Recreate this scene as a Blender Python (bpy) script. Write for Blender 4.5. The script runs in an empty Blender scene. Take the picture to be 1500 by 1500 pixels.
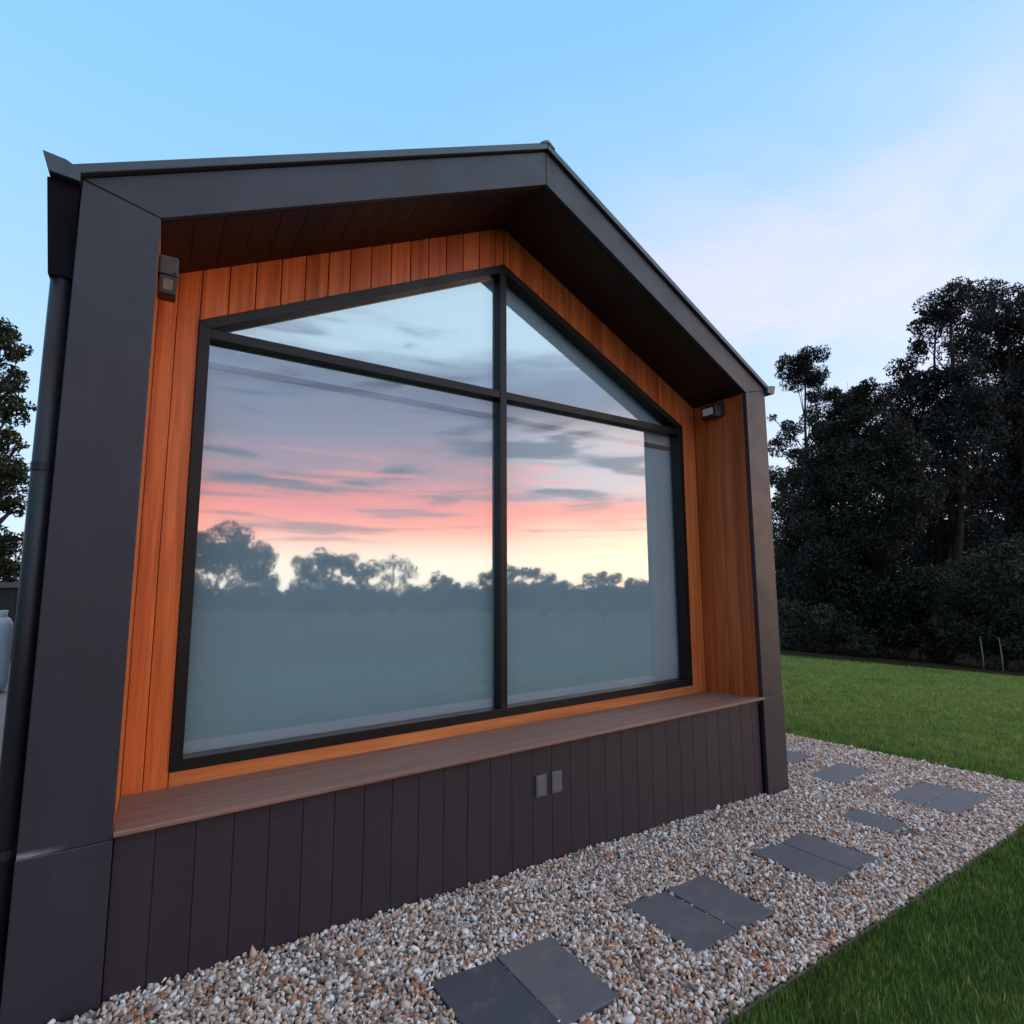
import bpy, bmesh, math, random
import numpy as np
from mathutils import Vector, Matrix, noise

# ------------------------------------------------------------------ camera, sky, sun, exposure
scn = bpy.context.scene
C = scn.collection
rad = math.radians
CAM = Vector((-1.9303, -2.554, 1.5))
YAW, PITCH, ROLL, FPX = 0.5766, 0.1191, -0.0036, 798.66
cd = bpy.data.cameras.new("camera"); cam = bpy.data.objects.new("camera", cd); C.objects.link(cam)
fw = Vector((math.sin(YAW)*math.cos(PITCH), math.cos(YAW)*math.cos(PITCH), math.sin(PITCH)))
rt = Vector((math.cos(YAW), -math.sin(YAW), 0)); up = rt.cross(fw)
c_, s_ = math.cos(ROLL), math.sin(ROLL)
r2 = c_*rt + s_*up; u2 = -s_*rt + c_*up
cam.matrix_world = Matrix(((r2.x, u2.x, -fw.x, CAM.x), (r2.y, u2.y, -fw.y, CAM.y), (r2.z, u2.z, -fw.z, CAM.z), (0, 0, 0, 1)))
cd.sensor_width = 36; cd.lens = FPX/1500*36; cd.clip_start = 0.05; cd.clip_end = 3000
scn.camera = cam

SUN_AZ = rad(64)           # measured from -y towards +x : the afterglow behind the camera
SUN_EL = rad(7)
GLOW = (math.sin(rad(38)), -math.cos(rad(38)))

w = bpy.data.worlds.new("World"); scn.world = w; w.use_nodes = True
nt = w.node_tree; nt.nodes.clear()
def N(t, **k):
    n = nt.nodes.new(t)
    for a, b in k.items(): setattr(n, a, b)
    return n
def L(a, b): nt.links.new(a, b)
def val(x):
    return x
def math_(op, a, b=None, c=None, clamp=False):
    n = N('ShaderNodeMath', operation=op, use_clamp=clamp)
    for i, x in enumerate((a, b, c)):
        if x is None: continue
        if isinstance(x, (int, float)): n.inputs[i].default_value = x
        else: L(x, n.inputs[i])
    return n.outputs[0]
def smooth(x, a, b):
    n = N('ShaderNodeMapRange', interpolation_type='SMOOTHSTEP')
    L(x, n.inputs[0]); n.inputs[1].default_value = a; n.inputs[2].default_value = b
    return n.outputs[0]
def ramp(x, stops):
    n = N('ShaderNodeValToRGB'); e = n.color_ramp.elements
    while len(e) > 1: e.remove(e[-1])
    for i, (p, c) in enumerate(stops):
        s = e[0] if i == 0 else e.new(p)
        s.position = p; s.color = (*c, 1)
    L(x, n.inputs[0]); return n.outputs[0]
def mixc(f, a, b, mode='MIX'):
    n = N('ShaderNodeMix', data_type='RGBA', blend_type=mode)
    if isinstance(f, (int, float)): n.inputs[0].default_value = f
    else: L(f, n.inputs[0])
    for i, x in ((6, a), (7, b)):
        if isinstance(x, tuple): n.inputs[i].default_value = (*x, 1)
        else: L(x, n.inputs[i])
    return n.outputs[2]
tc = N('ShaderNodeTexCoord'); sep = N('ShaderNodeSeparateXYZ'); L(tc.outputs['Generated'], sep.inputs[0])
X, Y, Z = sep.outputs
hl = math_('MAXIMUM', math_('SQRT', math_('ADD', math_('MULTIPLY', X, X), math_('MULTIPLY', Y, Y))), 1e-4)
hx = math_('DIVIDE', X, hl); hy = math_('DIVIDE', Y, hl)
wdot = math_('ADD', math_('MULTIPLY', hx, GLOW[0]), math_('MULTIPLY', hy, GLOW[1]))
zc = math_('MAXIMUM', Z, 0.0)
den = math_('ADD', zc, 0.10)
cmb = N('ShaderNodeCombineXYZ'); L(math_('DIVIDE', X, den), cmb.inputs[0]); L(math_('DIVIDE', Y, den), cmb.inputs[1])
def noise_(scale, detail, rough, off, stretch=(1, 1, 1), dist=0.0, rot=0.0):
    m = N('ShaderNodeMapping'); L(cmb.outputs[0], m.inputs[0]); m.inputs[1].default_value = off; m.inputs[3].default_value = stretch
    m.inputs[2].default_value = (0, 0, rot)
    n = N('ShaderNodeTexNoise'); L(m.outputs[0], n.inputs['Vector'])
    n.inputs['Scale'].default_value = scale; n.inputs['Detail'].default_value = detail
    n.inputs['Roughness'].default_value = rough; n.inputs['Distortion'].default_value = dist
    return n.outputs[0]
# clear eastern dusk sky
east = ramp(zc, [(0.0, (.74, .81, 1.0)), (.18, (.66, .78, 1.0)), (.40, (.46, .69, 1.0)), (.62, (.30, .625, 1.0)), (.80, (.25, .57, .97)), (1.0, (.20, .48, .88))])
leftblue = math_('MULTIPLY', smooth(math_('MULTIPLY', hx, -1.0), -.75, .35), .55)
east = mixc(leftblue, east, ramp(zc, [(0, (.48, .74, 1.0)), (.4, (.33, .66, 1.0)), (.65, (.265, .61, 1.0)), (1, (.20, .48, .88))]))
veil = smooth(noise_(.8, 6, .6, (3.1, 1.7, 0), (1, 1, 1), .5), .30, .66)
veil_mask = math_('MULTIPLY', math_('MULTIPLY', smooth(Z, .12, .34), smooth(math_('MULTIPLY', Z, -1.0), -.78, -.46)), smooth(hx, .35, .90))
east = mixc(math_('MULTIPLY', math_('MULTIPLY', veil, veil_mask), .8), east, (.84, .78, .93))
# western afterglow with lit and unlit cloud streaks (bearing / height coordinates)
ax = math_('SUBTRACT', math_('MULTIPLY', hx, -GLOW[1]), math_('MULTIPLY', hy, -GLOW[0]))
cm2 = N('ShaderNodeCombineXYZ'); L(ax, cm2.inputs[0]); L(Z, cm2.inputs[1])
def streak(sx, sz, detail, rough, off, dist=.5, shear=0.0):
    m = N('ShaderNodeMapping'); L(cm2.outputs[0], m.inputs[0]); m.inputs[1].default_value = (off, off*1.7, 0); m.inputs[3].default_value = (sx, sz, 1)
    m.inputs[2].default_value = (0, 0, shear)
    n = N('ShaderNodeTexNoise'); L(m.outputs[0], n.inputs['Vector']); n.inputs['Scale'].default_value = 1.0
    n.inputs['Detail'].default_value = detail; n.inputs['Roughness'].default_value = rough; n.inputs['Distortion'].default_value = dist
    return n.outputs[0]
def win_(a, b, c, d):
    return math_('MULTIPLY', smooth(Z, a, b), smooth(math_('MULTIPLY', Z, -1.0), -d, -c))
wob = math_('MULTIPLY', math_('SUBTRACT', streak(3.5, 16, 5, .55, 2.3), .5), .10)
zw = math_('MAXIMUM', math_('ADD', zc, math_('MULTIPLY', wob, smooth(Z, .06, .20))), 0.0)
west = ramp(zw, [(0.0, (.98, .88, .70)), (.030, (.98, .84, .66)), (.055, (.98, .62, .46)), (.085, (.98, .33, .215)), (.125, (.80, .20, .17)),
                 (.165, (.40, .18, .20)), (.21, (.25, .165, .205)), (.26, (.17, .145, .195)), (.32, (.12, .14, .21)), (.355, (.19, .245, .34)), (.39, (.43, .58, .68)), (.55, (.42, .62, .76)), (.75, (.26, .50, .74)), (1.0, (.12, .29, .50))])
west = mixc(1.0, west, (3.1, 3.1, 3.1), 'MULTIPLY')
rightside = smooth(ax, -.16, .02)
west = mixc(math_('MULTIPLY', math_('MULTIPLY', rightside, win_(.11, .16, .24, .31)), .8), west, (1.75, 1.55, 1.65))
west = mixc(math_('MULTIPLY', math_('MULTIPLY', rightside, win_(-.1, -.05, .07, .13)), .5), west, (2.9, 2.3, 1.6))
c1 = smooth(streak(4.0, 26, 5, .55, 5.1), .49, .62)
west = mixc(math_('MULTIPLY', math_('MULTIPLY', c1, win_(.10, .16, .34, .41)), .92), west, (.17, .21, .34))
c2 = smooth(streak(3.0, 40, 6, .6, 9.4), .50, .62)
west = mixc(math_('MULTIPLY', math_('MULTIPLY', c2, win_(.07, .10, .17, .25)), .65), west, (3.0, .72, .46))
c3 = smooth(streak(4.0, 60, 5, .6, 13.2), .53, .64)
west = mixc(math_('MULTIPLY', math_('MULTIPLY', c3, win_(.05, .075, .15, .19)), .8), west, (.75, .45, .52))
c4 = smooth(streak(5.0, 30, 5, .6, 21.0), .50, .66)
west = mixc(math_('MULTIPLY', math_('MULTIPLY', c4, win_(.28, .33, .40, .46)), .85), west, (.42, .54, .85))
blend = smooth(wdot, .45, .80)
skycol = mixc(blend, east, west)
# unseen pink overhead cloud, added to warm and brighten the ground light
over = math_('MULTIPLY', smooth(Z, .78, .90), .92)
skycol = mixc(over, skycol, (1.35, 1.02, .92))
sky = N('ShaderNodeTexSky', sky_type='NISHITA'); sky.sun_disc = False
sky.sun_elevation = SUN_EL; sky.sun_rotation = math.pi-SUN_AZ; sky.air_density = 1.0; sky.dust_density = 1.0
bg1 = N('ShaderNodeBackground'); L(skycol, bg1.inputs[0]); bg1.inputs[1].default_value = 1.0
bg2 = N('ShaderNodeBackground'); L(sky.outputs[0], bg2.inputs[0]); bg2.inputs[1].default_value = 0.05
ads = N('ShaderNodeAddShader'); L(bg1.outputs[0], ads.inputs[0]); L(bg2.outputs[0], ads.inputs[1])
wo = N('ShaderNodeOutputWorld'); L(ads.outputs[0], wo.inputs[0])

sd = bpy.data.lights.new("sun", 'SUN'); so = bpy.data.objects.new("sun", sd); C.objects.link(so)
sd.energy = 0.10; sd.angle = rad(20); sd.color = (1, .60, .42)
so.rotation_euler = Vector((math.sin(SUN_AZ)*math.cos(SUN_EL), -math.cos(SUN_AZ)*math.cos(SUN_EL), math.sin(SUN_EL))).to_track_quat('Z', 'Y').to_euler()
scn.view_settings.view_transform = 'Standard'; scn.view_settings.look = 'None'
scn.view_settings.exposure = 0.0; scn.view_settings.gamma = 1.0
scn.render.engine = 'CYCLES'
scn.cycles.max_bounces = 8; scn.cycles.transparent_max_bounces = 16

# ------------------------------------------------------------------ helpers
rng = random.Random(7)
npr = np.random.default_rng(11)

def tag(o, label=None, cat=None, group=None, kind=None):
    if label: o['label'] = label
    if cat: o['category'] = cat
    if group: o['group'] = group
    if kind: o['kind'] = kind
    return o
def empty(name, loc=(0, 0, 0)):
    o = bpy.data.objects.new(name, None); C.objects.link(o); o.location = loc; o.empty_display_size = .2
    return o
def smoothstep(a, b, x):
    t = min(1.0, max(0.0, (x-a)/(b-a))); return t*t*(3-2*t)

class MB:
    """collects polygons of one mesh; optional tint per face"""
    def __init__(s): s.v = []; s.f = []; s.t = []
    def poly(s, pts, tint=0.5):
        b = len(s.v); s.v += [tuple(p) for p in pts]; s.f.append(tuple(range(b, b+len(pts)))); s.t.append(tint)
    def hexa(s, p, tint=0.5):          # 8 points: bottom loop 0-3, top loop 4-7
        b = len(s.v); s.v += [tuple(q) for q in p]
        for f in ((3, 2, 1, 0), (4, 5, 6, 7), (0, 1, 5, 4), (1, 2, 6, 5), (2, 3, 7, 6), (3, 0, 4, 7)):
            s.f.append(tuple(b+i for i in f)); s.t.append(tint)
    def box(s, x0, x1, y0, y1, z0, z1, tint=0.5):
        s.hexa([(x0, y0, z0), (x1, y0, z0), (x1, y1, z0), (x0, y1, z0), (x0, y0, z1), (x1, y0, z1), (x1, y1, z1), (x0, y1, z1)], tint)
    def prism_y(s, xz, y0, y1, tint=0.5):   # polygon in x,z (any winding) pushed along y
        n = len(xz); b = len(s.v)
        a = sum(xz[i][0]*xz[(i+1) % n][1]-xz[(i+1) % n][0]*xz[i][1] for i in range(n))
        if a < 0: xz = xz[::-1]
        s.v += [(x, y0, z) for x, z in xz] + [(x, y1, z) for x, z in xz]
        s.f.append(tuple(range(b, b+n))); s.f.append(tuple(b+n+i for i in range(n))[::-1]); s.t += [tint]*2
        for i in range(n):
            j = (i+1) % n; s.f.append((b+j, b+i, b+n+i, b+n+j)); s.t.append(tint)
    def prism_x(s, yz, x0, x1, tint=0.5):
        n = len(yz); b = len(s.v)
        a = sum(yz[i][0]*yz[(i+1) % n][1]-yz[(i+1) % n][0]*yz[i][1] for i in range(n))
        if a > 0: yz = yz[::-1]
        s.v += [(x0, y, z) for y, z in yz] + [(x1, y, z) for y, z in yz]
        s.f.append(tuple(range(b, b+n))); s.f.append(tuple(b+n+i for i in range(n))[::-1]); s.t += [tint]*2
        for i in range(n):
            j = (i+1) % n; s.f.append((b+j, b+i, b+n+i, b+n+j)); s.t.append(tint)
    def tube(s, pts, radii, k=10, cap=True, tint=0.5):
        b = len(s.v); pts = [Vector(p) for p in pts]; prev = None
        for i, p in enumerate(pts):
            d = (pts[min(i+1, len(pts)-1)]-pts[max(i-1, 0)]).normalized()
            if prev is None:
                a = d.cross(Vector((0, 0, 1)))
                if a.length < 1e-3: a = Vector((1, 0, 0))
                a.normalize()
            else:
                a = (prev-d*prev.dot(d)).normalized()
            prev = a; q = d.cross(a)
            for j in range(k):
                t = 2*math.pi*j/k
                s.v.append(tuple(p+(a*math.cos(t)+q*math.sin(t))*radii[i]))
        for i in range(len(pts)-1):
            for j in range(k):
                s.f.append((b+i*k+j, b+i*k+(j+1) % k, b+(i+1)*k+(j+1) % k, b+(i+1)*k+j)); s.t.append(tint)
        if cap:
            s.f.append(tuple(b+j for j in range(k))[::-1]); s.f.append(tuple(b+(len(pts)-1)*k+j for j in range(k))); s.t += [tint]*2
    def lathe(s, prof, cx, cy, k=24, tint=0.5):
        b = len(s.v)
        for r, z in prof:
            for j in range(k):
                t = 2*math.pi*j/k; s.v.append((cx+r*math.cos(t), cy+r*math.sin(t), z))
        for i in range(len(prof)-1):
            for j in range(k):
                s.f.append((b+i*k+j, b+i*k+(j+1) % k, b+(i+1)*k+(j+1) % k, b+(i+1)*k+j)); s.t.append(tint)
    def build(s, name, mat, parent=None, bevel=0.0, smooth=False, seg=2):
        me = bpy.data.meshes.new(name); me.from_pydata(s.v, [], s.f); me.update()
        at = me.attributes.new('tint', 'FLOAT', 'FACE'); at.data.foreach_set('value', s.t)
        me.materials.append(mat)
        if smooth: me.polygons.foreach_set('use_smooth', [True]*len(me.polygons))
        o = bpy.data.objects.new(name, me); C.objects.link(o)
        if parent: o.parent = parent; o.matrix_parent_inverse = Matrix.Translation(parent_world(parent)).inverted()
        if bevel:
            m = o.modifiers.new('bevel', 'BEVEL'); m.width = bevel; m.segments = seg; m.limit_method = 'ANGLE'; m.angle_limit = rad(40)
        return o
def parent_world(p):           # parts keep world coordinates, so only an Empty shifts its children
    return p.location.copy() if p.type == 'EMPTY' else Vector((0, 0, 0))

def np_mesh(name, verts, faces, mat, tint=None, parent=None, smooth=False, npoly=3):
    me = bpy.data.meshes.new(name)
    nv, nf = len(verts), len(faces)
    me.vertices.add(nv); me.vertices.foreach_set('co', np.ascontiguousarray(verts, dtype=np.float32).ravel())
    me.loops.add(nf*npoly); me.loops.foreach_set('vertex_index', np.ascontiguousarray(faces, dtype=np.int32).ravel())
    me.polygons.add(nf); me.polygons.foreach_set('loop_start', np.arange(0, nf*npoly, npoly, dtype=np.int32))
    me.polygons.foreach_set('loop_total', np.full(nf, npoly, dtype=np.int32))
    if smooth: me.polygons.foreach_set('use_smooth', np.ones(nf, dtype=bool))
    me.update(calc_edges=True)
    if tint is not None:
        at = me.attributes.new('tint', 'FLOAT', 'FACE'); at.data.foreach_set('value', np.ascontiguousarray(tint, dtype=np.float32))
    me.materials.append(mat)
    o = bpy.data.objects.new(name, me); C.objects.link(o)
    if parent: o.parent = parent; o.matrix_parent_inverse = Matrix.Translation(parent_world(parent)).inverted()
    return o

# ------------------------------------------------------------------ materials
def mat(name):
    m = bpy.data.materials.new(name); m.use_nodes = True; t = m.node_tree; t.nodes.clear()
    o = t.nodes.new('ShaderNodeOutputMaterial'); p = t.nodes.new('ShaderNodeBsdfPrincipled'); t.links.new(p.outputs[0], o.inputs[0])
    return m, t, p, o
def nd(t, ty, **k):
    n = t.nodes.new(ty)
    for a, b in k.items(): setattr(n, a, b)
    return n
def tex_noise(t, scale, detail=4, rough=.55, stretch=(1, 1, 1), coord='Object', dist=0):
    c = nd(t, 'ShaderNodeTexCoord'); m = nd(t, 'ShaderNodeMapping'); m.inputs[3].default_value = stretch
    t.links.new(c.outputs[coord], m.inputs[0]); n = nd(t, 'ShaderNodeTexNoise')
    n.inputs['Scale'].default_value = scale; n.inputs['Detail'].default_value = detail; n.inputs['Roughness'].default_value = rough; n.inputs['Distortion'].default_value = dist
    t.links.new(m.outputs[0], n.inputs['Vector']); return n
def cramp(t, src, stops):
    n = nd(t, 'ShaderNodeValToRGB'); e = n.color_ramp.elements
    while len(e) > 1: e.remove(e[-1])
    for i, (p, c) in enumerate(stops):
        s = e[0] if i == 0 else e.new(p); s.position = p; s.color = (*c, 1)
    t.links.new(src, n.inputs[0]); return n.outputs[0]
def mixn(t, f, a, b, mode='MIX'):
    n = nd(t, 'ShaderNodeMix', data_type='RGBA', blend_type=mode)
    if isinstance(f, (int, float)): n.inputs[0].default_value = f
    else: t.links.new(f, n.inputs[0])
    for i, x in ((6, a), (7, b)):
        if isinstance(x, tuple): n.inputs[i].default_value = (*x, 1)
        else: t.links.new(x, n.inputs[i])
    return n.outputs[2]
def attr(t, name='tint'):
    n = nd(t, 'ShaderNodeAttribute'); n.attribute_name = name; return n
def bump(t, p, src, strength, dist=.002):
    b = nd(t, 'ShaderNodeBump'); b.inputs['Strength'].default_value = strength; b.inputs['Distance'].default_value = dist
    t.links.new(src, b.inputs['Height']); t.links.new(b.outputs[0], p.inputs['Normal'])

def wood(name, dark, mid, light, rough=.45, grain_axis='Z'):
    m, t, p, o = mat(name)
    st = {'Z': (14, 14, .5), 'X': (.5, 14, 14), 'Y': (14, .5, 14)}[grain_axis]
    a = attr(t)
    # shift the grain for each board so that no two match
    c = nd(t, 'ShaderNodeTexCoord'); ofs = nd(t, 'ShaderNodeVectorMath', operation='ADD')
    sc = nd(t, 'ShaderNodeMath', operation='MULTIPLY'); sc.inputs[1].default_value = 37.0; t.links.new(a.outputs['Fac'], sc.inputs[0])
    cb = nd(t, 'ShaderNodeCombineXYZ')
    for i in range(3): t.links.new(sc.outputs[0], cb.inputs[i])
    t.links.new(c.outputs['Object'], ofs.inputs[0]); t.links.new(cb.outputs[0], ofs.inputs[1])
    mp = nd(t, 'ShaderNodeMapping'); mp.inputs[3].default_value = st; t.links.new(ofs.outputs[0], mp.inputs[0])
    n1 = nd(t, 'ShaderNodeTexNoise'); n1.inputs['Scale'].default_value = 1.6; n1.inputs['Detail'].default_value = 5; n1.inputs['Distortion'].default_value = .6
    n2 = nd(t, 'ShaderNodeTexNoise'); n2.inputs['Scale'].default_value = 9; n2.inputs['Detail'].default_value = 3
    t.links.new(mp.outputs[0], n1.inputs['Vector']); t.links.new(mp.outputs[0], n2.inputs['Vector'])
    col = cramp(t, n1.outputs[0], [(.28, dark), (.5, mid), (.72, light)])
    col = mixn(t, .30, col, cramp(t, n2.outputs[0], [(.35, (.45, .45, .45)), (.65, (1, 1, 1))]), 'MULTIPLY')
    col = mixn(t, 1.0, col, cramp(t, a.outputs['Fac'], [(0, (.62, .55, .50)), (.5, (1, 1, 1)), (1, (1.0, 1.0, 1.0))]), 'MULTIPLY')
    t.links.new(col, p.inputs['Base Color'])
    p.inputs['Roughness'].default_value = rough; p.inputs['Specular IOR Level'].default_value = .35
    bump(t, p, n2.outputs[0], .25, .0015)
    return m
M_WOOD = wood('cedar_boards', (.42, .082, .020), (.63, .152, .036), (.76, .23, .066))
M_SOFF = wood('cedar_soffit_shaded', (.020, .0055, .003), (.030, .008, .0037), (.040, .011, .005), .55, 'Y')  # underside shade is put into this cedar colour, far darker than the walls
M_SILL = wood('sill_timber', (.185, .092, .066), (.235, .12, .088), (.28, .152, .118), .6, 'X')

def metal_paint(name, col, rough=.45, var=.18, scuff=False):
    m, t, p, o = mat(name)
    n = tex_noise(t, 1.3, 5, .6)
    c = mixn(t, 1.0, (col[0], col[1], col[2]), cramp(t, n.outputs[0], [(.3, (1-var,)*3), (.7, (1+var*.0,)*3)]), 'MULTIPLY')
    dirt = tex_noise(t, 9, 8, .7)
    c = mixn(t, cramp(t, dirt.outputs[0], [(.62, (0, 0, 0)), (.80, (.10, .10, .10))]), c, (.22, .20, .19))
    if scuff:       # pale worn streak along the flashing lap near the foot of the corner post
        g = nd(t, 'ShaderNodeNewGeometry'); sp = nd(t, 'ShaderNodeSeparateXYZ'); t.links.new(g.outputs['Position'], sp.inputs[0])
        def band(src, a, b):
            r = nd(t, 'ShaderNodeMapRange', interpolation_type='SMOOTHSTEP'); t.links.new(src, r.inputs[0]); r.inputs[1].default_value = a; r.inputs[2].default_value = b; return r.outputs[0]
        mu = nd(t, 'ShaderNodeMath', operation='MULTIPLY'); t.links.new(band(sp.outputs[2], .556, .562), mu.inputs[0]); t.links.new(band(sp.outputs[2], .585, .566), mu.inputs[1])
        mu2 = nd(t, 'ShaderNodeMath', operation='MULTIPLY'); t.links.new(mu.outputs[0], mu2.inputs[0]); t.links.new(band(sp.outputs[0], -2.12, -2.26), mu2.inputs[1])
        sn = tex_noise(t, 22, 4, .6, (1, 1, 2)); mu3 = nd(t, 'ShaderNodeMath', operation='MULTIPLY'); t.links.new(mu2.outputs[0], mu3.inputs[0]); t.links.new(sn.outputs[0], mu3.inputs[1])
        c = mixn(t, mu3.outputs[0], c, (.45, .44, .46))
    t.links.new(c, p.inputs['Base Color']); p.inputs['Roughness'].default_value = rough
    r = cramp(t, tex_noise(t, 4, 6, .6).outputs[0], [(.3, (rough-.06,)*3), (.7, (rough+.08,)*3)]); t.links.new(r, p.inputs['Roughness'])
    rn = tex_noise(t, 3.0, 6, .65, (9, 9, .35)); c = mixn(t, cramp(t, rn.outputs[0], [(.54, (0, 0, 0)), (.78, (.16, .16, .16))]), c, (col[0]*2.6+.02, col[1]*2.6+.02, col[2]*2.6+.02))
    t.links.new(c, p.inputs['Base Color'])
    bump(t, p, tex_noise(t, 2.2, 2, .5).outputs[0], .3, .006)
    return m
M_CHAR = metal_paint('charcoal_cladding', (.0240, .0200, .0310), .52, .22, True)
M_ROOF = metal_paint('roof_steel', (.042, .055, .072), .42)
M_PIPE = metal_paint('downpipe_paint', (.008, .0085, .014), .5)
m, t, p, o = mat('matte_black'); n = tex_noise(t, 5, 4); t.links.new(cramp(t, n.outputs[0], [(.3, (.005, .005, .007)), (.7, (.009, .009, .012))]), p.inputs['Base Color']); p.inputs['Roughness'].default_value = .9; p.inputs['Specular IOR Level'].default_value = .15; M_MATTE = m
M_FRAME = metal_paint('window_aluminium', (.0065, .006, .0072), .40)
M_FRAME.node_tree.nodes['Principled BSDF'].inputs['Specular IOR Level'].default_value = .3
M_PLATE = metal_paint('grey_plate', (.12, .115, .118), .5)
M_LAMP = metal_paint('lamp_black', (.010, .010, .010), .4)
M_LAMPG = metal_paint('lamp_grey', (.034, .032, .034), .5)
def cladding(name, col):
    m, t, p, o = mat(name); a = attr(t)
    c = mixn(t, 1.0, col, cramp(t, a.outputs['Fac'], [(0, (.84, .84, .86)), (1, (1.0, 1.0, 1.0))]), 'MULTIPLY')
    n = tex_noise(t, 2, 6, .65, (3, 3, .5)); c = mixn(t, 1.0, c, cramp(t, n.outputs[0], [(.3, (.85, .84, .84)), (.7, (1, 1, 1))]), 'MULTIPLY')
    d = tex_noise(t, 14, 8, .7); c = mixn(t, cramp(t, d.outputs[0], [(.6, (0, 0, 0)), (.8, (.12, .12, .12))]), c, (.2, .18, .16))
    t.links.new(c, p.inputs['Base Color']); p.inputs['Roughness'].default_value = .5
    bump(t, p, tex_noise(t, 6, 4, .6, (4, 4, .4)).outputs[0], .12, .002)
    return m
M_BASE = cladding('dark_board_cladding', (.0285, .0205, .0290))

# lens of the lamps
m, t, p, o = mat('lamp_lens'); p.inputs['Base Color'].default_value = (.11, .085, .08, 1); p.inputs['Roughness'].default_value = .25; M_LENS = m
m, t, p, o = mat('lamp_lens_pale'); p.inputs['Base Color'].default_value = (.62, .56, .55, 1); p.inputs['Roughness'].default_value = .3; M_LENSP = m
# glass: partly mirror-like coated double glazing
m, t, p, o = mat('window_glass'); t.nodes.remove(p)
tr = nd(t, 'ShaderNodeBsdfTransparent'); tr.inputs[0].default_value = (.86, .95, 1.0, 1)
gl = nd(t, 'ShaderNodeBsdfAnisotropic'); gl.inputs['Roughness'].default_value = .028; gl.inputs[0].default_value = (.97, .98, 1, 1)
lw = nd(t, 'ShaderNodeFresnel'); lw.inputs[0].default_value = 1.5
ma = nd(t, 'ShaderNodeMath', operation='MULTIPLY_ADD', use_clamp=True); t.links.new(lw.outputs[0], ma.inputs[0]); ma.inputs[1].default_value = .9; ma.inputs[2].default_value = .265
mx = nd(t, 'ShaderNodeMixShader'); t.links.new(ma.outputs[0], mx.inputs[0]); t.links.new(tr.outputs[0], mx.inputs[1]); t.links.new(gl.outputs[0], mx.inputs[2]); t.links.new(mx.outputs[0], o.inputs[0])
b = nd(t, 'ShaderNodeBump'); b.inputs['Strength'].default_value = .02; b.inputs['Distance'].default_value = .01
t.links.new(tex_noise(t, 1.1, 1, .4).outputs[0], b.inputs['Height']); t.links.new(b.outputs[0], gl.inputs['Normal'])
M_GLASS = m
m, t, p, o = mat('roller_blind'); n = tex_noise(t, 260, 2, .5)
t.links.new(cramp(t, n.outputs[0], [(.3, (.60, .73, .775)), (.7, (.66, .785, .83))]), p.inputs['Base Color']); p.inputs['Roughness'].default_value = .8; M_BLIND = m
m, t, p, o = mat('frosted_mark'); p.inputs['Base Color'].default_value = (.30, .34, .38, 1); p.inputs['Roughness'].default_value = .6
tc_ = nd(t, 'ShaderNodeTexCoord'); sp_ = nd(t, 'ShaderNodeSeparateXYZ'); t.links.new(tc_.outputs['Object'], sp_.inputs[0])
mm = nd(t, 'ShaderNodeMath', operation='PINGPONG'); t.links.new(sp_.outputs[0], mm.inputs[0]); mm.inputs[1].default_value = .0176
lt = nd(t, 'ShaderNodeMath', operation='LESS_THAN'); t.links.new(mm.outputs[0], lt.inputs[0]); lt.inputs[1].default_value = .0048
tr = nd(t, 'ShaderNodeBsdfTransparent'); mx = nd(t, 'ShaderNodeMixShader'); mu_ = nd(t, 'ShaderNodeMath', operation='MULTIPLY'); t.links.new(lt.outputs[0], mu_.inputs[0]); mu_.inputs[1].default_value = .4
t.links.new(mu_.outputs[0], mx.inputs[0]); t.links.new(tr.outputs[0], mx.inputs[1]); t.links.new(p.outputs[0], mx.inputs[2]); t.links.new(mx.outputs[0], o.inputs[0]); M_MARK = m

# paving
def slab_mat(name, col):
    m, t, p, o = mat(name); n = tex_noise(t, 3.5, 6, .6); n2 = tex_noise(t, 160, 3, .6)
    c = mixn(t, 1.0, col, cramp(t, n.outputs[0], [(.3, (.80, .80, .82)), (.7, (1, 1, 1))]), 'MULTIPLY')
    c = mixn(t, .5, c, cramp(t, n2.outputs[0], [(.3, (.6, .6, .6)), (.7, (1, 1, 1))]), 'MULTIPLY')
    n3 = tex_noise(t, 11, 9, .75); c = mixn(t, cramp(t, n3.outputs[0], [(.52, (0, 0, 0)), (.74, (.35, .35, .35))]), c, (.24, .21, .19))
    t.links.new(c, p.inputs['Base Color']); p.inputs['Roughness'].default_value = .7; bump(t, p, n2.outputs[0], .3, .002)
    return m
M_SLAB = slab_mat('grey_paver', (.125, .118, .128)); M_SLABD = slab_mat('slate_paver', (.058, .060, .076)); M_SLABM = slab_mat('mid_paver', (.105, .10, .112))
# stones
m, t, p, o = mat('gravel_stones'); a = attr(t)
pal = [(0, (.62, .53, .49)), (.13, (.72, .64, .59)), (.14, (.46, .30, .21)), (.34, (.57, .41, .31)), (.35, (.30, .25, .24)), (.45, (.41, .35, .33)), (.46, (.82, .77, .74)), (.60, (.74, .67, .63)),
       (.61, (.33, .13, .065)), (.73, (.47, .23, .13)), (.74, (.58, .44, .36)), (.92, (.52, .41, .35)), (.93, (.13, .11, .10)), (1, (.24, .18, .15))]
c = cramp(t, a.outputs['Fac'], pal); nt_ = None
n = tex_noise(t, 90, 4, .6); c = mixn(t, .6, c, cramp(t, n.outputs[0], [(.3, (.62, .58, .55)), (.65, (1, 1, 1))]), 'MULTIPLY')
t.links.new(c, p.inputs['Base Color']); p.inputs['Roughness'].default_value = .7; M_STONE = m
m, t, p, o = mat('gravel_base'); n = tex_noise(t, 120, 5, .7)
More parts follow.
